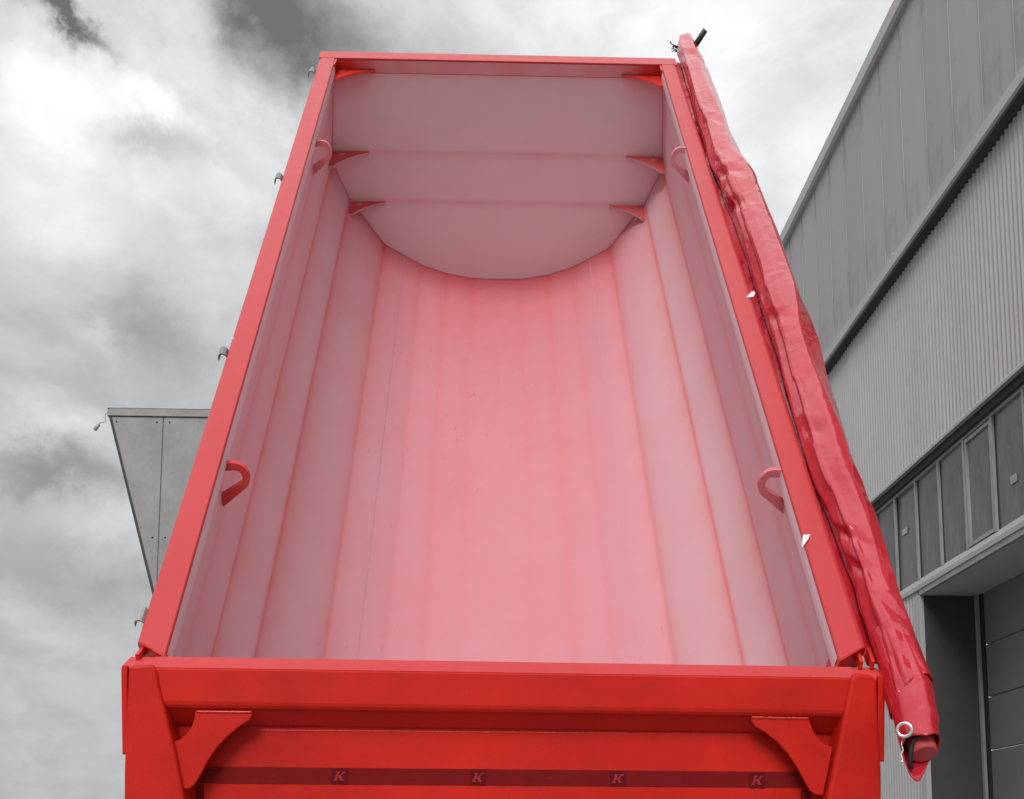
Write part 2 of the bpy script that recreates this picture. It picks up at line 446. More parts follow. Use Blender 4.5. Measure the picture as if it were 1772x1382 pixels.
# wall beyond the door, door recess
corrugated('corrugated_cladding', 9.30, Y1, .0, 2.553 + HZ)
hb('inner_wall', (4.31, 9.33, 0), (4.9, Y1, 2.55 + HZ), M['roof'])
hb('corner_trim', (4.255, 9.262, 0), (4.30, 9.345, 2.50 + HZ), M['trim'])
hb('door_jamb', (4.302, 9.27, 0), (4.83, 9.328, 2.499 + HZ), M['jamb'])
hb('door_soffit', (4.301, Y0, 2.50 + HZ), (4.95, 9.268, 2.552 + HZ), M['soffit'])
hb('door_track', (4.80, 9.222, 0), (4.828, 9.262, 2.49 + HZ), M['mullion'])
hb('door_seal', (4.835, 9.17, 0), (4.85, 9.268, 2.499 + HZ), M['sealant'])
dp = boxdata('door_panel', (0, 0, .004), (.04, 4.4, .506)); dp.materials.append(M['door'])
for i in range(8):
    o = bpy.data.objects.new('door_panel', dp); COL.objects.link(o); o.parent = hall
    o.location = V((4.84, 4.76, 2.19 + .0 + HZ + .51 * (1 - i) - .2)) - o4
    if o.location.z + o4.z > 2.49 + HZ - .1: o.location.z = 0 if False else o.location.z
    bvm = o.modifiers.new('edge', 'BEVEL'); bvm.width = .006; bvm.segments = 1
hb('near_pier', (4.262, Y0, 0), (4.9, 4.75, 2.499 + HZ), M['jamb'])

# ================================================================== panel clad tower (left)
tw = empty('panel_clad_tower', (-7, 22, 0))
tag(tw, 'grey sheet metal clad tower head with outward slanting left edge behind the raised body', 'building')
t4 = V((-7, 22, 0))
XS = lambda z: -8.60 + (10.05 - z) * (1.10 / 4.0)     # slanted edge, z relative to the eye
def tq(name, poly, ext, m, parent=tw, **k): return prism(name, [V(p) + V((0, 0, HZ)) - t4 for p in poly], ext, m, parent, **k)
seams = [-7.385, -6.07, -4.755, -3.44]
zt = 9.975
zsl = lambda x: max(-1.6, 10.05 - (x + 8.60) * 4.0 / 1.10)
for i in range(4):
    xr = seams[i] - .012
    if i == 0: poly = [(XS(zt), 22, zt), (xr, 22, zt), (xr, 22, zsl(xr))]
    else:
        xl_ = seams[i - 1] + .012
        poly = [(xl_, 22, zt), (xr, 22, zt), (xr, 22, zsl(xr)), (max(xl_, XS(zsl(xr))), 22, zsl(xr)), (xl_, 22, zsl(xl_))]
        if zsl(xl_) <= -1.6: poly = [(xl_, 22, zt), (xr, 22, zt), (xr, 22, -1.6), (xl_, 22, -1.6)]
        elif zsl(xr) > -1.6: poly = [(xl_, 22, zt), (xr, 22, zt), (xr, 22, zsl(xr)), (xl_, 22, zsl(xl_))]
    tq('cladding_panel', poly, (0, .03, 0), M['tower'], bevel=.006, seg=1)
core = [(-8.56, 22.035, 10.0), (-3.4, 22.035, 10.0), (-3.4, 22.035, -1.6), (-5.4, 22.035, -1.6)]
tq('tower_core', core, (0, 5, 0), M['soffit'])
tq('top_flashing', [(-8.66, 21.96, 9.985), (-3.38, 21.96, 9.985), (-3.38, 21.96, 10.16), (-8.58, 21.96, 10.16), (-8.66, 21.96, 10.10)], (0, 5.1, 0), M['tower'])
tq('cap_edge', [(-8.67, 21.95, 10.162), (-3.38, 21.95, 10.162), (-3.38, 21.95, 10.19), (-8.67, 21.95, 10.19)], (0, 5.12, 0), M['mullion'])
tq('edge_strip', [(XS(10.0) - .05, 21.985, 10.0), (XS(10.0) + .01, 21.985, 10.0), (XS(2.5) + .01, 21.985, 2.5), (XS(2.5) - .05, 21.985, 2.5)], (0, .06, 0), M['jamb'])
for x in (-7.53, -7.24, -8.45):
    for z in (9.85, 7.12):
        if x == -8.45 and z < 9: continue
        tube('screw', [V((x, 21.985, z + HZ)) - t4, V((x, 22.01, z + HZ)) - t4], .018, M['sealant'], tw, 8)
tube('cable_end', [V(p) + V((0, 0, HZ)) - t4 for p in ((-8.64, 21.97, 10.12), (-8.70, 21.95, 9.98), (-8.68, 21.95, 9.82), (-8.80, 21.95, 9.80), (-8.85, 21.95, 9.72))], .012, M['soffit'], tw, 8)
tube('cable_socket', [V(p) + V((0, 0, HZ)) - t4 for p in ((-8.83, 21.95, 9.76), (-8.92, 21.95, 9.62))], .04, M['mullion'], tw, 10)

# ================================================================== tipper body
AL, PSI, BE = 1.0064, -0.0065, 0.0001
B3 = Matrix.Rotation(PSI, 3, 'Z') @ Matrix.Rotation(AL, 3, 'X') @ Matrix.Rotation(BE, 3, 'Y')
O = V((0.0756, 3.3054, 0.7163))
L = 5.775
body = empty('tipper_body')
body.matrix_world = Matrix.Translation(O + EYE) @ B3.to_4x4()
body.rotation_mode = 'XYZ'
tag(body, 'raised red half round tipper body seen into from behind, inside dusted with pale primer', 'tipper body')
B3i = B3.transposed()
def on_w(px, wv):
    d = B3i @ ray(px); o = B3i @ (-O); return o + d * ((wv - o[2]) / d[2])
def on_u(px, uv):
    d = B3i @ ray(px); o = B3i @ (-O); return o + d * ((uv - o[0]) / d[0])

# cross-section of the trough, rim to middle
HALF = [(1.150, -.02), (1.165, -.09), (1.194, -.29), (1.248, -.685), (1.145, -.945), (.900, -1.275), (.610, -1.431), (.410, -1.495), (.200, -1.530), (0, -1.534)]
prof = [(-u, w_) for u, w_ in HALF] + [(u, w_) for u, w_ in HALF[-2::-1]]
# cumulative length and folds
def dens(poly, step):
    out, s = [], 0.0
    marks = [0.0]
    for (a, b) in zip(poly, poly[1:]):
        a, b = V(a), V(b); l = (b - a).length; n = max(2, int(l / step))
        for i in range(n): out.append((a.lerp(b, i / n), s + l * i / n))
        s += l; marks.append(s)
    out.append((V(poly[-1]), s))
    return out, marks
pts, marks = dens(prof, .014)
NH = len(HALF)
STR = {1: (.10, .03, .03), 2: (.26, .045, .05), 3: (.40, .010, .080), 4: (.40, .014, .085), 5: (.38, .03, .07), 6: (.10, .03, .03), 7: (.08, .03, .03), 8: (.05, .03, .03)}
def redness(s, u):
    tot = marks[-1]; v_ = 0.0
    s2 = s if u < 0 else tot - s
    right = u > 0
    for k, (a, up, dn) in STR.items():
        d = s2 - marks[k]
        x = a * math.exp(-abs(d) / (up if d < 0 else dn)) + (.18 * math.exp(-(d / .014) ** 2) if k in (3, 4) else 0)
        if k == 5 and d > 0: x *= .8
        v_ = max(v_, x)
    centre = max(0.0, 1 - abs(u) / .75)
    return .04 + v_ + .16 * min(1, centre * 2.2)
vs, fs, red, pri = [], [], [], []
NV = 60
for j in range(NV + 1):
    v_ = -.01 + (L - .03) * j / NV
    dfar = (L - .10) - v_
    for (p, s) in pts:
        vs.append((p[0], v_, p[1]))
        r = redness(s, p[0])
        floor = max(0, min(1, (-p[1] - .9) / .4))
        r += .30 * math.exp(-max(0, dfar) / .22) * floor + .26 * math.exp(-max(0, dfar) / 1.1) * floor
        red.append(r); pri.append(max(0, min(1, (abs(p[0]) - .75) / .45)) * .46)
n = len(pts)
for j in range(NV):
    for i in range(n - 1):
        fs.append((j * n + i, j * n + i + 1, (j + 1) * n + i + 1, (j + 1) * n + i))
me = bpy.data.meshes.new('trough'); me.from_pydata(vs, [], fs)
at = me.attributes.new('red', 'FLOAT', 'POINT'); at.data.foreach_set('value', red)
at = me.attributes.new('primer', 'FLOAT', 'POINT'); at.data.foreach_set('value', pri)
trough = link('trough', me, M['inside'], body, smooth=True)
# outer skin: same section 14 mm further out, plus cut edge at the rear
def offs(poly, d):
    out = []
    for i, p in enumerate(poly):
        a = V(poly[max(i - 1, 0)]); b = V(poly[min(i + 1, len(poly) - 1)]); t = (b - a).normalized()
        out.append(V(p) + V((t[1], -t[0])) * d)
    return out
outp = offs(prof, .016)
if outp[NH - 1][1] > prof[NH - 1][1]: outp = offs(prof, -.016)
vo = []
for v_ in (-.012, L - .02):
    vo += [(p[0], v_, p[1]) for p in outp] + [(p[0], v_, p[1]) for p in prof]
k = len(prof); fo = []
for i in range(k - 1):
    fo.append((i, i + 1, 2 * k + i + 1, 2 * k + i))
    fo.append((i, i + 1, k + i + 1, k + i))
solid('outer_skin', vo, fo, M['red'], body)
# longitudinal weld seams on the floor
for sgn in (-1, 1):
    u0 = .745 * sgn
    w0 = -1.431 + (.745 - .61) / (.900 - .61) * (1.431 - 1.275) 
    vsm = []
    for j in range(41):
        v_ = -.01 + 5.66 * j / 40
        u1 = u0 + .0022 * noise.noise(V((v_ * 3, sgn, 0)))
        for du, dz in ((-.003, .001), (0, .0028), (.003, .001)):
            vsm.append((u1 + du, v_, w0 + abs(du) * 0 + (du * sgn) * .54 + dz))
    fsm = [(3 * j + q, 3 * j + q + 1, 3 * j + q + 4, 3 * j + q + 3) for j in range(40) for q in (0, 1)]
    solid('weld_seam', vsm, fsm, M['seam'] if sgn < 0 else M['inside'], body, smooth=True)

# bulkhead
def Uw(wv):
    for (a, b) in zip(HALF, HALF[1:]):
        if b[1] <= wv <= a[1]: return a[0] + (b[0] - a[0]) * (wv - a[1]) / (b[1] - a[1])
    return HALF[0][0] if wv > 0 else 0.0
FOLD = [(-.02, 5.672), (-.073, 5.680), (-.600, 5.690), (-.945, 5.690), (-1.534, 5.662)]
def Vw(wv):
    for (a, b) in zip(FOLD, FOLD[1:]):
        if b[0] <= wv <= a[0]: return a[1] + (b[1] - a[1]) * (wv - a[0]) / (b[0] - a[0])
    return FOLD[-1][1]
rows = 130; cols = 60
vs, fs, red = [], [], []
for j in range(rows + 1):
    wv = -.02 - 1.5135 * (j / rows)
    U = Uw(wv)
    for i in range(cols + 1):
        u = -U + 2 * U * i / cols
        vs.append((u, Vw(wv), wv))
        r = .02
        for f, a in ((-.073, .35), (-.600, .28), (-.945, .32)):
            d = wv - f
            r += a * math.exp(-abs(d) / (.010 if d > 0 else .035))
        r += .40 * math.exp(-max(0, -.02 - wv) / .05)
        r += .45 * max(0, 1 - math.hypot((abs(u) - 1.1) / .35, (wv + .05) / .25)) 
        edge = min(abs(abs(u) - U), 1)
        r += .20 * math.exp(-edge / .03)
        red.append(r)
for j in range(rows):
    for i in range(cols):
        a = j * (cols + 1) + i
        fs.append((a, a + 1, a + cols + 2, a + cols + 1))
me = bpy.data.meshes.new('bulkhead'); me.from_pydata(vs, [], fs)
at = me.attributes.new('red', 'FLOAT', 'POINT'); at.data.foreach_set('value', red)
at = me.attributes.new('primer', 'FLOAT', 'POINT'); at.data.foreach_set('value', [1.0] * len(vs))
bulk = link('bulkhead', me, M['inside'], body, smooth=True)
prism('bulkhead_skin', [(p[0] * .999, L - .075, p[1]) for p in prof], (0, .012, 0), M['red'], body)
# painted bead where bulkhead meets the trough
bead = [V((p[0] * .9985, Vw(max(p[1], -1.534)) - .004, p[1] + .004)) for (p, s) in pts[12:-12:2]]
tube('bulkhead_weld', bead, .004, M['inside'], body, 6)

# rim rails: rolled hollow section, outer bevel
def rail_profile(sgn):
    q = [(1.172, -.092), (1.141, -.068), (1.138, -.050), (1.138, -.006), (1.142, 0.0), (1.228, 0.0), (1.232, -.001), (1.242, -.005), (1.248, -.012), (1.250, -.022), (1.250, -.10), (1.243, -.115), (1.18, -.115)]
    return [(u * sgn, 0, w_) for u, w_ in q]
for sgn in (-1, 1):
    poly = [V(p) + V((0, 0.0, 0)) for p in rail_profile(sgn)]
    cutv = {}
    n = len(poly)
    # rear end is cut on the skew: outer edge ends first
    skew = lambda p: -.075 * max(0, (1.25 - abs(p[0])) / .11)
    vs = [(p[0], skew(p), p[2]) for p in poly] + [(p[0], L - .0, p[2]) for p in poly]
    fs = [tuple(range(n)), tuple(range(n, 2 * n))] + [(i, (i + 1) % n, n + (i + 1) % n, n + i) for i in range(n)]
    solid('rim_rail', vs, fs, M['rim'], body)
    ep = [(p[0], skew(p) - .0015, p[2]) for p in poly]
    solid('rail_end_plate', ep + [(x, y - .004, z) for x, y, z in ep], [tuple(range(n)), tuple(range(n, 2 * n))] + [(i, (i + 1) % n, n + (i + 1) % n, n + i) for i in range(n)], M['red'], body)
    # folded inner lip between rail and trough
    vs, fs, red = [], [], []
    for j in range(31):
        v_ = -.06 + (L - .08) * j / 30
        for (u, w_, r) in ((1.1365, -.008, .15), (1.136, -.035, .02), (1.140, -.07, .05), (1.166, -.095, .18)):
            vs.append((u * sgn, v_, w_)); red.append(r)
    for j in range(30):
        for q in range(3): fs.append((4 * j + q, 4 * j + q + 1, 4 * j + q + 5, 4 * j + q + 4))
    me = bpy.data.meshes.new('rim_lip'); me.from_pydata(vs, [], fs)
    at = me.attributes.new('red', 'FLOAT', 'POINT'); at.data.foreach_set('value', red)
    at = me.attributes.new('primer', 'FLOAT', 'POINT'); at.data.foreach_set('value', [.7] * len(vs))
    link('rim_lip', me, M['inside'], body)
    # mitred corner filler between side rail and front rail
    c = [(1.138 * sgn, L - .122, -.004), (1.138 * sgn, L - .25, -.004), (1.155 * sgn, L - .25, -.10), (1.155 * sgn, L - .115, -.10)]
    prism('corner_filler', c, (-.012 * sgn, .05, 0), M['red'], body)
for sgn in (-1, 1):
    prism('rear_frame_post', [(u * sgn, .0, w_) for u, w_ in ((1.172, -.10), (1.249, -.116), (1.262, -.68), (1.16, -.95), (1.18, -.5))], (0, .07, 0), M['red'], body)
# front rail
fr = [(-1.2495, L - .122, -.0), (-1.2495, L - .002, .0005), (-1.2495, L, -.004), (-1.2495, L, -.098), (-1.2495, L - .095, -.098), (-1.2495, L - .095, -.09), (-1.2495, L - .124, -.012), (-1.2495, L - .124, -.004)]
vs, fs = [], []
n = len(fr)
solid('front_rail', [V(p) + V((0, 0, .0015)) for p in fr] + [V((2.499, 0, .0015)) + V(p) for p in fr],
      [tuple(range(n)), tuple(range(n, 2 * n))] + [(i, (i + 1) % n, n + (i + 1) % n, n + i) for i in range(n)], M['rim'], body)
# inner face of the front rail, dusted with primer towards the middle
vs, fs, red = [], [], []
for i in range(81):
    u = -1.137 + 2.274 * i / 80
    e = min(1, (1.137 - abs(u)) / .42)
    for (dv, w_) in ((-.126, -.010), (-.0975, -.092)):
        vs.append((u, L + dv, w_))
        red.append(max(.30, 1.15 - e * .95) + .12 * noise.noise(V((u * 5, 0, 0))))
for i in range(80): fs.append((2 * i, 2 * i + 1, 2 * i + 3, 2 * i + 2))
me = bpy.data.meshes.new('front_rail_face'); me.from_pydata(vs, [], fs)
at = me.attributes.new('red', 'FLOAT', 'POINT'); at.data.foreach_set('value', red)
at = me.attributes.new('primer', 'FLOAT', 'POINT'); at.data.foreach_set('value', [.7] * len(vs))
link('front_rail_face', me, M['inside'], body)

# gusset plates in the bulkhead corners
def corner_gusset(sgn, wv, uc, lu, lv):
    N = 12
    v0 = Vw(wv) + .002
    poly = [(uc, v0), (uc - lu, v0), (uc - lu, v0 - .02)]
    a, b = V((uc - lu, v0 - .02)), V((uc - .035, v0 - lv))
    ctr = V((uc - lu * .40, v0 - lv * .36))
    for i in range(1, N):
        t = i / N; poly.append(tuple(a * (1 - t) ** 2 + ctr * 2 * t * (1 - t) + b * t ** 2))
    poly += [tuple(b), (uc, v0 - lv - .005)]
    # hole as a real opening
    bm = bmesh.new()
    hc = V((uc - lu * .30, v0 - lv * .22)); hr = .019
    outer = [bm.verts.new((u * sgn, v_, wv)) for u, v_ in poly]
    hole = [bm.verts.new(((hc[0] + hr * 1.25 * math.cos(q * math.pi / 6)) * sgn, hc[1] + hr * math.sin(q * math.pi / 6), wv)) for q in range(12)]
    es = [bm.edges.new((outer[i], outer[(i + 1) % len(outer)])) for i in range(len(outer))]
    es += [bm.edges.new((hole[i], hole[(i + 1) % 12])) for i in range(12)]
    bmesh.ops.triangle_fill(bm, use_beauty=True, use_dissolve=False, edges=es)
    ret = bmesh.ops.extrude_face_region(bm, geom=list(bm.faces))
    bmesh.ops.translate(bm, verts=[g for g in ret['geom'] if isinstance(g, bmesh.types.BMVert)], vec=(0, 0, -.014))
    bmesh.ops.recalc_face_normals(bm, faces=bm.faces)
    me = bpy.data.meshes.new('gusset_plate'); bm.to_mesh(me); bm.free()
    a_ = me.attributes.new('red', 'FLOAT', 'POINT'); a_.data.foreach_set('value', [.85] * len(me.vertices))
    me.materials.append(M['red'] if wv > -.2 else M['inside']); me.materials.append(M['inside'])
    if wv < -.2: me.materials[1] = M['dust']
    for p in me.polygons: p.material_index = 1 if p.normal.z < .5 else 0  # pale edges; undersides greyed in colour to read as shadow
    return link('gusset_plate', me, M['red'], body)
for sgn in (-1, 1):
    for (wv, uc, lu, lv) in ((-.070, 1.158, .290, .215), (-.604, 1.234, .275, .270), (-.956, 1.140, .270, .225)):
        corner_gusset(sgn, wv, uc, lu, lv)

# lifting eyes, bent flat bar under the rims
def lifting_eye(sgn, vc, wc, redv):
    base = 1.172
    cu = base - .062
    arc = lambda R, a0, a1, n_: [(cu + R * math.cos(math.radians(a0 + (a1 - a0) * i / n_)), wc + R * math.sin(math.radians(a0 + (a1 - a0) * i / n_))) for i in range(n_ + 1)]
    outer = [(base, wc + .058)] + arc(.058, 88, 236, 16) + [(base + .01, wc - .125)]
    inner = [(base, wc + .026)] + arc(.029, 88, 236, 12) + [(base + .006, wc - .072)]
    poly = outer + inner[::-1]
    N = len(poly)
    vs = [(u * sgn, vc + .28 * (w_ - wc), w_) for u, w_ in poly] + [(u * sgn, vc + .020 + .28 * (w_ - wc), w_) for u, w_ in poly]
    no, ni = len(outer), len(inner)
    fs = []
    # bridge outer and inner outlines with quads
    for i in range(no - 1):
        j0 = N - 1 - round(i * (ni - 1) / (no - 1)); j1 = N - 1 - round((i + 1) * (ni - 1) / (no - 1))
        for off in (0, N):
            fs.append((i + off, i + 1 + off, j1 + off, j0 + off) if j0 != j1 else (i + off, i + 1 + off, j0 + off))
    fs += [(i, (i + 1) % N, N + (i + 1) % N, N + i) for i in range(N)]
    o = solid('lifting_eye', vs, fs, M['inside'], body)
    a_ = o.data.attributes.new('red', 'FLOAT', 'POINT'); a_.data.foreach_set('value', [redv] * len(vs))
    return o
def on_v(px, vv):
    d = B3i @ ray(px); o = B3i @ (-O); return o + d * ((vv - o[1]) / d[1])
for sgn, wall, mid, redv in ((-1, (386, 832), (405, 826), .95), (1, (1358, 842), (1335, 838), .52), (-1, (543, 264), (556, 263), .45), (1, (1192, 276), (1177, 275), .30)):
    vc = on_u(wall, 1.165 * sgn)[1]
    c = on_v(mid, vc)
    lifting_eye(sgn, vc, c[2], redv)

# tarp hooks along the left rim
def rim_hook(v_, size, wid, m):
    N = 7; vs, fs = [], []
    prof_ = [(-1.246, -.02), (-1.262, .012), (-1.280, .022), (-1.298, .018), (-1.312, .004), (-1.318, -.018), (-1.319, -.036)]
    prof_ = [(-1.25 + (u + 1.25) * size, w_ * size - .012) for u, w_ in prof_]
    for (u, w_) in prof_:
        for dv, dz in ((-wid, 0), (wid, 0), (wid, -.007), (-wid, -.007)): vs.append((u, v_ + dv, w_ + dz))
    for i in range(N - 1):
        for k_ in range(4): fs.append((4 * i + k_, 4 * i + (k_ + 1) % 4, 4 * i + 4 + (k_ + 1) % 4, 4 * i + 4 + k_))
    fs += [(0, 1, 2, 3), tuple(4 * (N - 1) + k_ for k_ in range(4))]
    return solid('tarp_hook', vs, fs, m, body, smooth=False)
for v_, sz, wd, m_ in ((5.42, .72, .034, M['steel']), (3.72, .64, .034, M['steel']), (1.84, .60, .030, M['steel']), (.13, .50, .035, M['mullion'])):
    rim_hook(v_, sz, wd, m_)
for v_ in (3.05, 1.95):                                  # small bright screw heads on the outer bevel
    tube('rivet', [(-1.2405, v_, -.012), (-1.247, v_, -.006)], .006, M['chrome'], body, 8)

# ------------------------------------------------------------------ tailgate (hangs from its top hinges)
xl, xr = V((-1.179, 3.2, .607)), V((1.345, 3.2, .586))
tx = (xr - xl).normalized()
up = V((0, -math.sin(math.radians(4)), math.cos(math.radians(4)))); up = (up - tx * up.dot(tx)).normalized()
bk = up.cross(tx) * -1
if bk.y < 0: bk = -bk
TO = (xl + xr) / 2
T3 = Matrix((tx, bk, up)).transposed()                   # columns
T3i = T3.transposed()
gate_m = Matrix.Translation(TO + EYE) @ T3.to_4x4()
def on_t(px, d):
    dd = T3i @ ray(px); o = T3i @ (-TO); p = o + dd * ((d - o[1]) / dd[1]); return p
SH = .085                                               # sheet recess
HB = -1.0
rail_t, rail_b = on_t((870, 1167), 0)[2], on_t((870, 1228), 0)[2]
sheet_t = on_t((870, 1263), SH)[2]
xa, xb = on_t((240, 1250), 0)[0], on_t((1500, 1250), 0)[0]
gate = box('tailgate', (xa, SH, HB), (xb, SH + .012, sheet_t + .03), M['gate'], body)
gate.matrix_parent_inverse = Matrix.Identity(4)
gate.matrix_local = (Matrix.Translation(O + EYE) @ B3.to_4x4()).inverted() @ gate_m
def gp(name, pxs, d, ext, m=M['gate'], **k):
    return prism(name, [on_t(p, d) for p in pxs], (0, ext, 0), m, gate, **k)
# top rail with ribbed upper edge and rounded lower edge
tb = on_t((870, 1146), .07)[2]
pr = [(0, rail_t), (.004, rail_t + .006), (.014, rail_t + .010), (.018, rail_t + (tb - rail_t) * .40), (.030, rail_t + (tb - rail_t) * .45), (.036, rail_t + (tb - rail_t) * .72),
      (.050, rail_t + (tb - rail_t) * .76), (.056, tb - .001), (.085, tb), (.125, tb - .01), (.125, sheet_t), (SH + .005, sheet_t), (.070, sheet_t + (rail_b - sheet_t) * .10), (.022, rail_b - .012), (.010, rail_b - .006), (.003, rail_b + .003), (0, rail_b + .014)]
capx = pr[1:10]
prism('rail_cap', [(xa + .031, d - .001, h + .0015) for d, h in capx] + [(xa + .031, .12, rail_t - .004), (xa + .031, .008, rail_t + .002)], (xb - xa - .062, 0, 0), M['cap'], gate)  # overlay carrying the sky-lightened tone of the rail's top
prism('top_rail', [(xa + .03, d, h) for d, h in pr], (xb - xa - .06, 0, 0), M['gate'], gate)
# corner posts
PL = [(221, 1162), (227, 1150), (262, 1148), (270, 1158), (275, 1190), (288, 1240), (302, 1300), (318, 1382), (338, 1490), (213, 1490), (214, 1330)]
PR = [(1518, 1180), (1511, 1167), (1481, 1163), (1473, 1175), (1466, 1210), (1451, 1290), (1432, 1382), (1411, 1490), (1527, 1490), (1526, 1340)]
for P, nm in ((PL, 0), (PR, 1)):
    gp('corner_post', P, -.014, .17, bevel=.012, seg=3)
gp('side_plate', [(209, 1156), (214, 1149), (220, 1152), (221, 1303), (211, 1306)], -.004, .13, bevel=.004)
gp('side_plate', [(1532, 1178), (1527, 1167), (1520, 1168), (1519, 1316), (1531, 1318)], -.004, .13, bevel=.004)
# sloping caps behind the posts
for (pa, pb) in (((213, 1151), (285, 1147)), ((1468, 1163), (1530, 1170))):
    a, b = on_t(pa, .03), on_t(pb, .03)
    h = min(a[2], b[2])
    prism('post_cap', [(a[0], .012, h - .02), (a[0], .012, h - .004), (a[0], .09, h + .036), (a[0], .13, h + .036), (a[0], .13, h - .02)], (b[0] - a[0], 0, 0), M['cap'], gate, bevel=.005)
# arched gussets
GL = [(338, 1230), (437, 1231), (436, 1238), (431, 1246), (412, 1258), (393, 1274), (375, 1293), (360, 1315), (348, 1338), (336, 1358), (328, 1364), (314, 1366), (304, 1330), (296, 1284), (310, 1280), (322, 1271), (331, 1258), (336, 1245)]
GR = [(1400, 1242), (1300, 1240), (1301, 1248), (1306, 1256), (1326, 1268), (1346, 1284), (1364, 1304), (1380, 1328), (1392, 1350), (1402, 1368), (1412, 1375), (1424, 1376), (1434, 1330), (1441, 1292), (1428, 1288), (1416, 1278), (1407, 1264), (1402, 1250)]
for G in (GL, GR): gp('gusset_plate', G, .010, .014, bevel=.002, seg=1)
# weld beads along the gussets' top edges and at the sheet
def bead_t(pts_, d, r, seed=0, m=M['weld']):
    path = []
    P = [on_t(p, d) for p in pts_]
    for a, b in zip(P, P[1:]):
        n_ = max(4, int((b - a).length / .008))
        path += [a.lerp(b, i / n_) for i in range(n_)]
    path.append(P[-1])
    rr = [r * (1 + .7 * noise.noise(V((i * .9, seed, 1)))) for i in range(len(path))]
    return tube('weld_bead', path, r, m, gate, 6, radii=rr)
bead_t([(340, 1231), (436, 1232)], .009, .0040, 1); bead_t([(1301, 1241), (1399, 1243)], .009, .0040, 2)
bead_t([(440, 1263), (1296, 1270)], SH + .001, .0022, 3)
bead_t([(274, 1184), (288, 1240), (302, 1300), (316, 1372)], .004, .0035, 4)
bead_t([(1470, 1186), (1452, 1286), (1435, 1372)], .004, .0035, 5)
# maroon tape frame on the sheet
TD = SH - .002
gp('reflective_tape', [(322, 1326), (1415, 1336), (1415, 1363), (322, 1355)], TD, .0015, M['tape'])
gp('reflective_tape', [(338, 1357), (352, 1357), (357, 1480), (340, 1480)], TD, .0015, M['tape'])
gp('reflective_tape', [(1386, 1366), (1404, 1366), (1400, 1480), (1382, 1480)], TD, .0015, M['tape'])
# italic slab K emblems on the tape
KP = [[(.10, 0), (.40, 0), (.40, .12), (.36, .12), (.36, .88), (.40, .88), (.40, 1), (.05, 1), (.05, .88), (.12, .88), (.12, .12), (.05, .12), (.05, 0)],
      [(.36, .50), (.66, .88), (.60, .88), (.60, 1), (1.0, 1), (1.0, .88), (.90, .88), (.58, .52), (.50, .42), (.36, .30)],
      [(.50, .52), (.66, .56), (.92, .12), (1.02, .12), (1.02, 0), (.66, 0), (.66, .06), (.44, .44)]]
def emblem(px, faint=False):
    c = on_t(px, TD)
    s = .036
    if not faint:
        box('emblem_field', (c[0] - .026, TD - .0020, c[2] - .0255), (c[0] + .026, TD - .0005, c[2] + .0255), M['tapedark'], gate)
    vs, fs = [], []
    for kk, poly in enumerate(KP):
        b0 = len(vs); d = TD - .0035 - .0004 * kk
        P = [V((c[0] + (x - .5) * s + (y - .5) * s * .28, d, c[2] + (y - .5) * s * .86)) for x, y in poly]
        n_ = len(P); vs += P + [p + V((0, .0014, 0)) for p in P]
        fs += [tuple(range(b0, b0 + n_)), tuple(range(b0 + n_, b0 + 2 * n_))] + [(b0 + i, b0 + (i + 1) % n_, b0 + n_ + (i + 1) % n_, b0 + n_ + i) for i in range(n_)]
    solid('letter_emblem', vs, fs, M['smudge'] if faint else M['emblem'], gate)
for px in ((588, 1343), (827, 1345), (1069, 1347), (1310, 1350)): emblem(px)
emblem((357, 1341), True)
for px in ((472, 1343), (712, 1346), (950, 1347), (1190, 1349)):
    c = on_t(px, TD)
    prism('faint_mark', [(c[0] - .010, TD - .001, c[2] - .006), (c[0] + .012, TD - .001, c[2] - .006), (c[0] + .010, TD - .001, c[2] + .002), (c[0] + .002, TD - .001, c[2] + .008), (c[0] - .006, TD - .001, c[2] + .004)], (0, .0008, 0), M['smudge'], gate)

# hinge lugs between rim ends and tailgate posts
TW = lambda p: TO + T3 @ V(p)
BL = lambda p: B3i @ (p - O)
def lug(px_top, px_bot, wid=.013):
    a = on_w(px_top, -.045); b = BL(TW(on_t(px_bot, .06)))
    side = V((wid, 0, 0)); nn = (b - a).cross(V((1, 0, 0))).normalized() * .014
    prism('hinge_lug', [p - side / 2 for p in (a - nn, a + nn, b + nn * 1.2, b - nn)], side, M['red'], body, bevel=.002)
lug((254, 1118), (238, 1140)); lug((1482, 1128), (1490, 1152)); lug((1502, 1126), (1510, 1152))

# ================================================================== rolled tarpaulin along the right rim
ST = [(78, 1172, 1200), (95, 1172, 1208), (110, 1178, 1215), (150, 1190, 1230), (190, 1200, 1246), (240, 1218, 1264), (280, 1233, 1281), (315, 1247, 1304), (330, 1252, 1310), (370, 1270, 1326), (430, 1292, 1351), (480, 1308, 1370), (540, 1325, 1392), (600, 1345, 1411),
      (680, 1365, 1432), (760, 1388, 1460), (830, 1412, 1482), (890, 1440, 1505), (960, 1465, 1528), (1000, 1475, 1540), (1050, 1488, 1555), (1110, 1508, 1577), (1150, 1520, 1592), (1200, 1531, 1612), (1250, 1545, 1622), (1285, 1554, 1624)]
stn = []
for y, a, b in ST:
    if 260 < y < 1000: a -= 6
    m_ = on_w(((a + b) / 2, y), .0); l_ = on_w((a, y), 0.); r_2 = on_w((b, y), 0.)
    stn.append((m_[1], m_[0], (r_2 - l_)[0] / 2 * .95))
stn.sort()
def station(v_):
    if v_ <= stn[0][0]: return stn[0][1], stn[0][2]
    for a, b in zip(stn, stn[1:]):
        if a[0] <= v_ <= b[0]:
            t = (v_ - a[0]) / (b[0] - a[0]); t = t * t * (3 - 2 * t)
            return a[1] + (b[1] - a[1]) * t, a[2] + (b[2] - a[2]) * t
    return stn[-1][1], stn[-1][2]
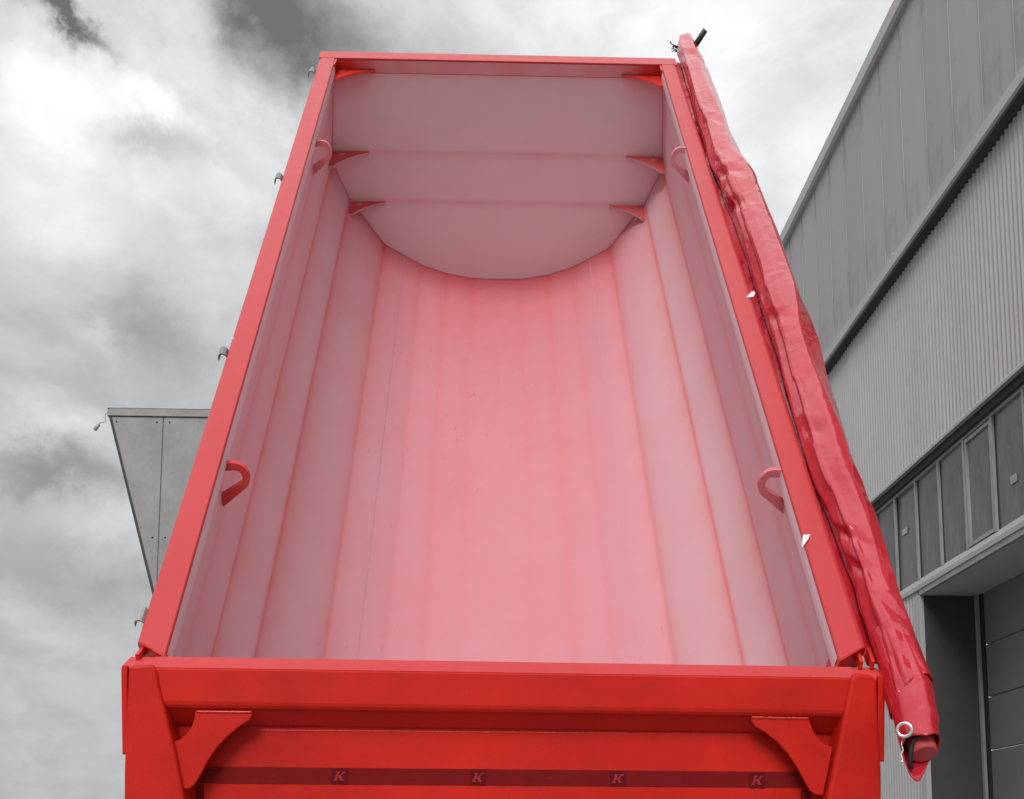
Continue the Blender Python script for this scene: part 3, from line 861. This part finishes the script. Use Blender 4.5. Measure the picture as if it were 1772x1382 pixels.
tarp = empty('rolled_tarpaulin')
tarp.matrix_world = Matrix.Translation(O + EYE + B3 @ V((1.34, 0, 0))) @ B3.to_4x4()
tag(tarp, 'wrinkled shiny red tarpaulin rolled on a tube along the right rim', 'tarpaulin')
TC = V((1.34, 0, 0))
# pinch folds: (v, angle of the notch, depth, half length, half angle)
PINCH = []
for px, ang, dep, hl, ha in (((1250, 322), 2.5, .030, .10, .8), ((1268, 372), 2.6, .036, .12, .7), ((1300, 330), 0.6, .020, .08, .7), ((1330, 572), 2.5, .020, .09, .8),
                             ((1392, 770), 2.4, .018, .10, .7), ((1470, 940), 2.7, .034, .07, .8), ((1478, 1000), 2.6, .022, .07, .8), ((1195, 118), 1.6, .014, .10, 1.8), ((1180, 92), 1.6, .010, .1, 2.0),
                             ((1225, 232), 2.2, .018, .12, .7), ((1480, 870), .9, .02, .10, .6), ((1560, 1095), 1.2, .016, .06, .8)):
    PINCH.append((on_w(px, 0)[1], ang, dep, hl, ha))
def tri(x):
    x = x - math.floor(x); return 1 - abs(2 * x - 1)
rng = random.Random(11)
FAC = []                                  # flat faces of the pressed roll: a bearing and a distance that change at random folds
for i in range(7):
    kn, v_ = [], -1.0
    while v_ < 7:
        kn.append((v_, i * 2 * math.pi / 7 + rng.uniform(-.40, .40), rng.uniform(.86, 1.03)))
        v_ += rng.uniform(.28, .85)
    FAC.append(kn)
def facet(i, v_):
    kn = FAC[i]
    for a, b in zip(kn, kn[1:]):
        if a[0] <= v_ <= b[0]:
            t = (v_ - a[0]) / (b[0] - a[0])
            return a[1] + (b[1] - a[1]) * t, a[2] + (b[2] - a[2]) * t
    return kn[-1][1], kn[-1][2]
def crumple(th, v_, seed, r, damp=1.0):
    vv = v_ + seed * .37
    best = 1.16
    for i in range(7):
        ph, d = facet(i, vv + .05 * math.sin(th))
        c_ = math.cos(th - ph)
        if c_ > .3: best = min(best, d / c_)
    h = r * (best - 1.0) * damp
    c, s = math.cos(th), math.sin(th)
    d, _ = noise.voronoi(V((c * 1.0 - seed, s * 1.0 + 3, v_ * 2.2 - th * .6)))
    h += .003 * (.22 - min(d[1] - d[0], .5))
    for (pv, pa, dep, hl, ha) in PINCH:
        if abs(v_ - pv) < hl * 3:
            da = (th - pa + math.pi) % (2 * math.pi) - math.pi
            sk = v_ - pv - da * .10
            h -= dep * .6 * max(0, 1 - abs(sk) / hl) * max(0, 1 - abs(da) / (ha * 1.5))
            h += dep * .2 * max(0, 1 - abs(sk - hl * 1.1) / (hl * .7)) * max(0, 1 - abs(da) / ha)
    return h + .004
def roll(name, v0, v1, N, K, grow, seed, skew=0.0, ragged=0.0, flap=True):
    vs, fs = [], []
    for j in range(N + 1):
        for k_ in range(K):
            th = 2 * math.pi * k_ / K
            v_ = v0 + (v1 - v0) * j / N
            if j < 14 or ragged:
                e = max(0, 1 - j / (N * .25 if ragged else 14.0))
                v_ += e * (skew * math.cos(th - .6) + ((.022 - .10 * max(0, -math.sin(th + .25)) ** 3) if ragged else 0) + ragged * (tri(th * 3 / (2 * math.pi) + .2) - .5 + .3 * noise.noise(V((math.cos(th) * 2, math.sin(th) * 2, 5)))))
            uc, r = station(v_)
            rr = r + grow + crumple(th, v_, seed, r, 1.0 if flap else .35)
            rr = min(rr, r * 1.07 + .002)
            if flap:                                         # free edge of the sheet, wandering along the left flank
                fe = 2.55 + .22 * noise.noise(V((v_ * 1.3, 9, 2)))
                da = (th - fe)
                if 0 < da < 1.2: rr -= .008 * (1 - da / 1.2)
                elif -.25 < da <= 0: rr += .005
            vs.append((uc + rr * math.cos(th) - TC[0], v_, .012 + rr * math.sin(th) * 1.02))
    for j in range(N):
        for k_ in range(K):
            fs.append((j * K + k_, j * K + (k_ + 1) % K, (j + 1) * K + (k_ + 1) % K, (j + 1) * K + k_))
    fs.append(tuple(range(N * K, (N + 1) * K)))
    o = solid(name, vs, fs, M['tarp'], tarp, smooth=True)
    so_ = o.modifiers.new('thick', 'SOLIDIFY'); so_.thickness = .004; so_.offset = -1
    return o
v_top = stn[-1][0]
# the sheet runs from the roll back to the rail's outer side
vs, fs = [], []
NS = 160
for j in range(NS + 1):
    v_ = -.05 + (v_top - .15) * j / NS
    uc, r = station(v_)
    sag = .008 * noise.noise(V((v_ * 2.2, 4, 0)))
    for t, u, w_ in ((0, 1.2515, -.052), (1, 1.262, -.060 + sag), (2, uc - r * .9, -.045 + sag), (3, uc - r * .3, -.065)):
        vs.append((u - TC[0], v_, w_))
for j in range(NS):
    for t in range(3): fs.append((4 * j + t, 4 * j + t + 1, 4 * j + t + 5, 4 * j + t + 4))
solid('sheet_edge', vs, fs, M['tarp'], tarp, smooth=True)
v_lap = on_w((1572, 1212), 0)[1]
v_end = on_w((1594, 1303), 0)[1]
roll('tarp_roll', v_lap, v_top, 640, 96, .0, 0.0, skew=.05)
roll('inner_layer', v_end, v_lap + .30, 70, 60, -.004, 4.0, skew=.0, ragged=.022, flap=False)
# tube inside, with its faded end cap, rubber cord, eyelet and wire
uc, r0 = station(v_end)
ec = on_w((1598, 1300), .0)
tube('winding_tube', [V((ec[0], v_end + .33, .0)) - TC, V((ec[0], ec[1] + .02, .0)) - TC], .038, M['capred'], tarp, 24)
capo = tube('end_cap', [V((ec[0], ec[1] + .075, 0)) - TC, V((ec[0], ec[1] - .008, 0)) - TC, V((ec[0], ec[1] - .012, 0)) - TC], .042, M['capred'], tarp, 28, smooth=False, radii=[.042, .042, .038])
cpts = [(1590, 1268), (1580, 1282), (1576, 1300), (1575, 1318), (1577, 1330)]
tube('rubber_cord', [on_w(p, .05 - .02 * i) - TC for i, p in enumerate(cpts)], .007, M['rubber'], tarp, 8)
ev = on_w((1565, 1264), .062)
camdir = (B3i @ -O - ev).normalized()
en = (V((-.35, -.25, .9))).normalized()
torus('eyelet', ev - TC + en * .006, (V((-.5, -.45, .75))).normalized(), .021, .0055, M['chrome'], tarp)
wp = [(1562, 1278), (1560, 1288), (1563, 1298), (1559, 1306), (1562, 1314), (1560, 1320)]
tube('tie_wire', [on_w(p, .03) - TC for p in wp], .0022, M['chrome'], tarp, 6)
# steel rod and ends of elastic at the top
ra, rb = on_u((1188, 82), 1.37), on_u((1220, 52), 1.46)
tube('winding_rod', [V((ra[0], ra[1] - .12, ra[2] - .02)) - TC, rb - TC], .020, M['darksteel'], tarp, 12)
za = on_u((1217, 130), 1.40)
tube('stop_peg', [za - TC + V((.0, .0, -.03)), on_u((1217, 119), 1.405) - TC], .012, M['darksteel'], tarp, 8)
random.seed(3)
for k_ in range(9):
    base_ = on_u((1166 + random.uniform(-2, 4), 82 + 1.4 * k_ + random.uniform(-2, 2)), 1.30)
    p1 = base_ + V((random.uniform(-.035, -.01), random.uniform(-.03, .05), random.uniform(-.02, .05)))
    tube('elastic_end', [base_ + V((.05, 0, 0)) - TC, base_.lerp(p1, .5) + V((0, .02 * random.uniform(-1, 1), .01)) - TC, p1 - TC], .0035, M['rubber'], tarp, 5)
for px, px2 in (((1186, 72), (1182, 67)), ((1204, 92), (1208, 100)), ((1207, 108), (1209, 116))):
    a, b = on_u(px, 1.42), on_u(px2, 1.43)
    tube('elastic_end', [a - TC + V((-.02, 0, -.01)), a - TC, b - TC], .004, M['rubber'], tarp, 5)

# ================================================================== torn paper on the right rim
def scrap(name, pxs, label):
    P = [on_w(p, .003) for p in pxs]
    c = sum(P, V()) / len(P)
    e = empty(name); bpy.data.objects.remove(e)
    N = len(P)
    vs = [p - c + V((0, 0, .001 + .012 * (i % 2))) for i, p in enumerate(P)]
    vs += [v_ + V((0, 0, .0008)) for v_ in vs]
    fs = [tuple(range(N)), tuple(range(N, 2 * N))] + [(i, (i + 1) % N, N + (i + 1) % N, N + i) for i in range(N)]
    o = solid(name, vs, fs, M['paper'])
    o.matrix_world = Matrix.Translation(O + EYE + B3 @ c) @ B3.to_4x4()
    return tag(o, label, 'paper scrap', 'paper scraps stuck to the right rim')
scrap('paper_scrap', [(1291, 515), (1299, 509), (1305, 504), (1306, 512), (1303, 514)], 'small pale torn paper scrap tucked against the red roll, higher up the rim')
scrap('paper_scrap', [(1387, 948), (1388, 930), (1402, 925), (1397, 937), (1392, 942)], 'torn white paper scrap on the right rim inner edge, just below the large lifting eye')
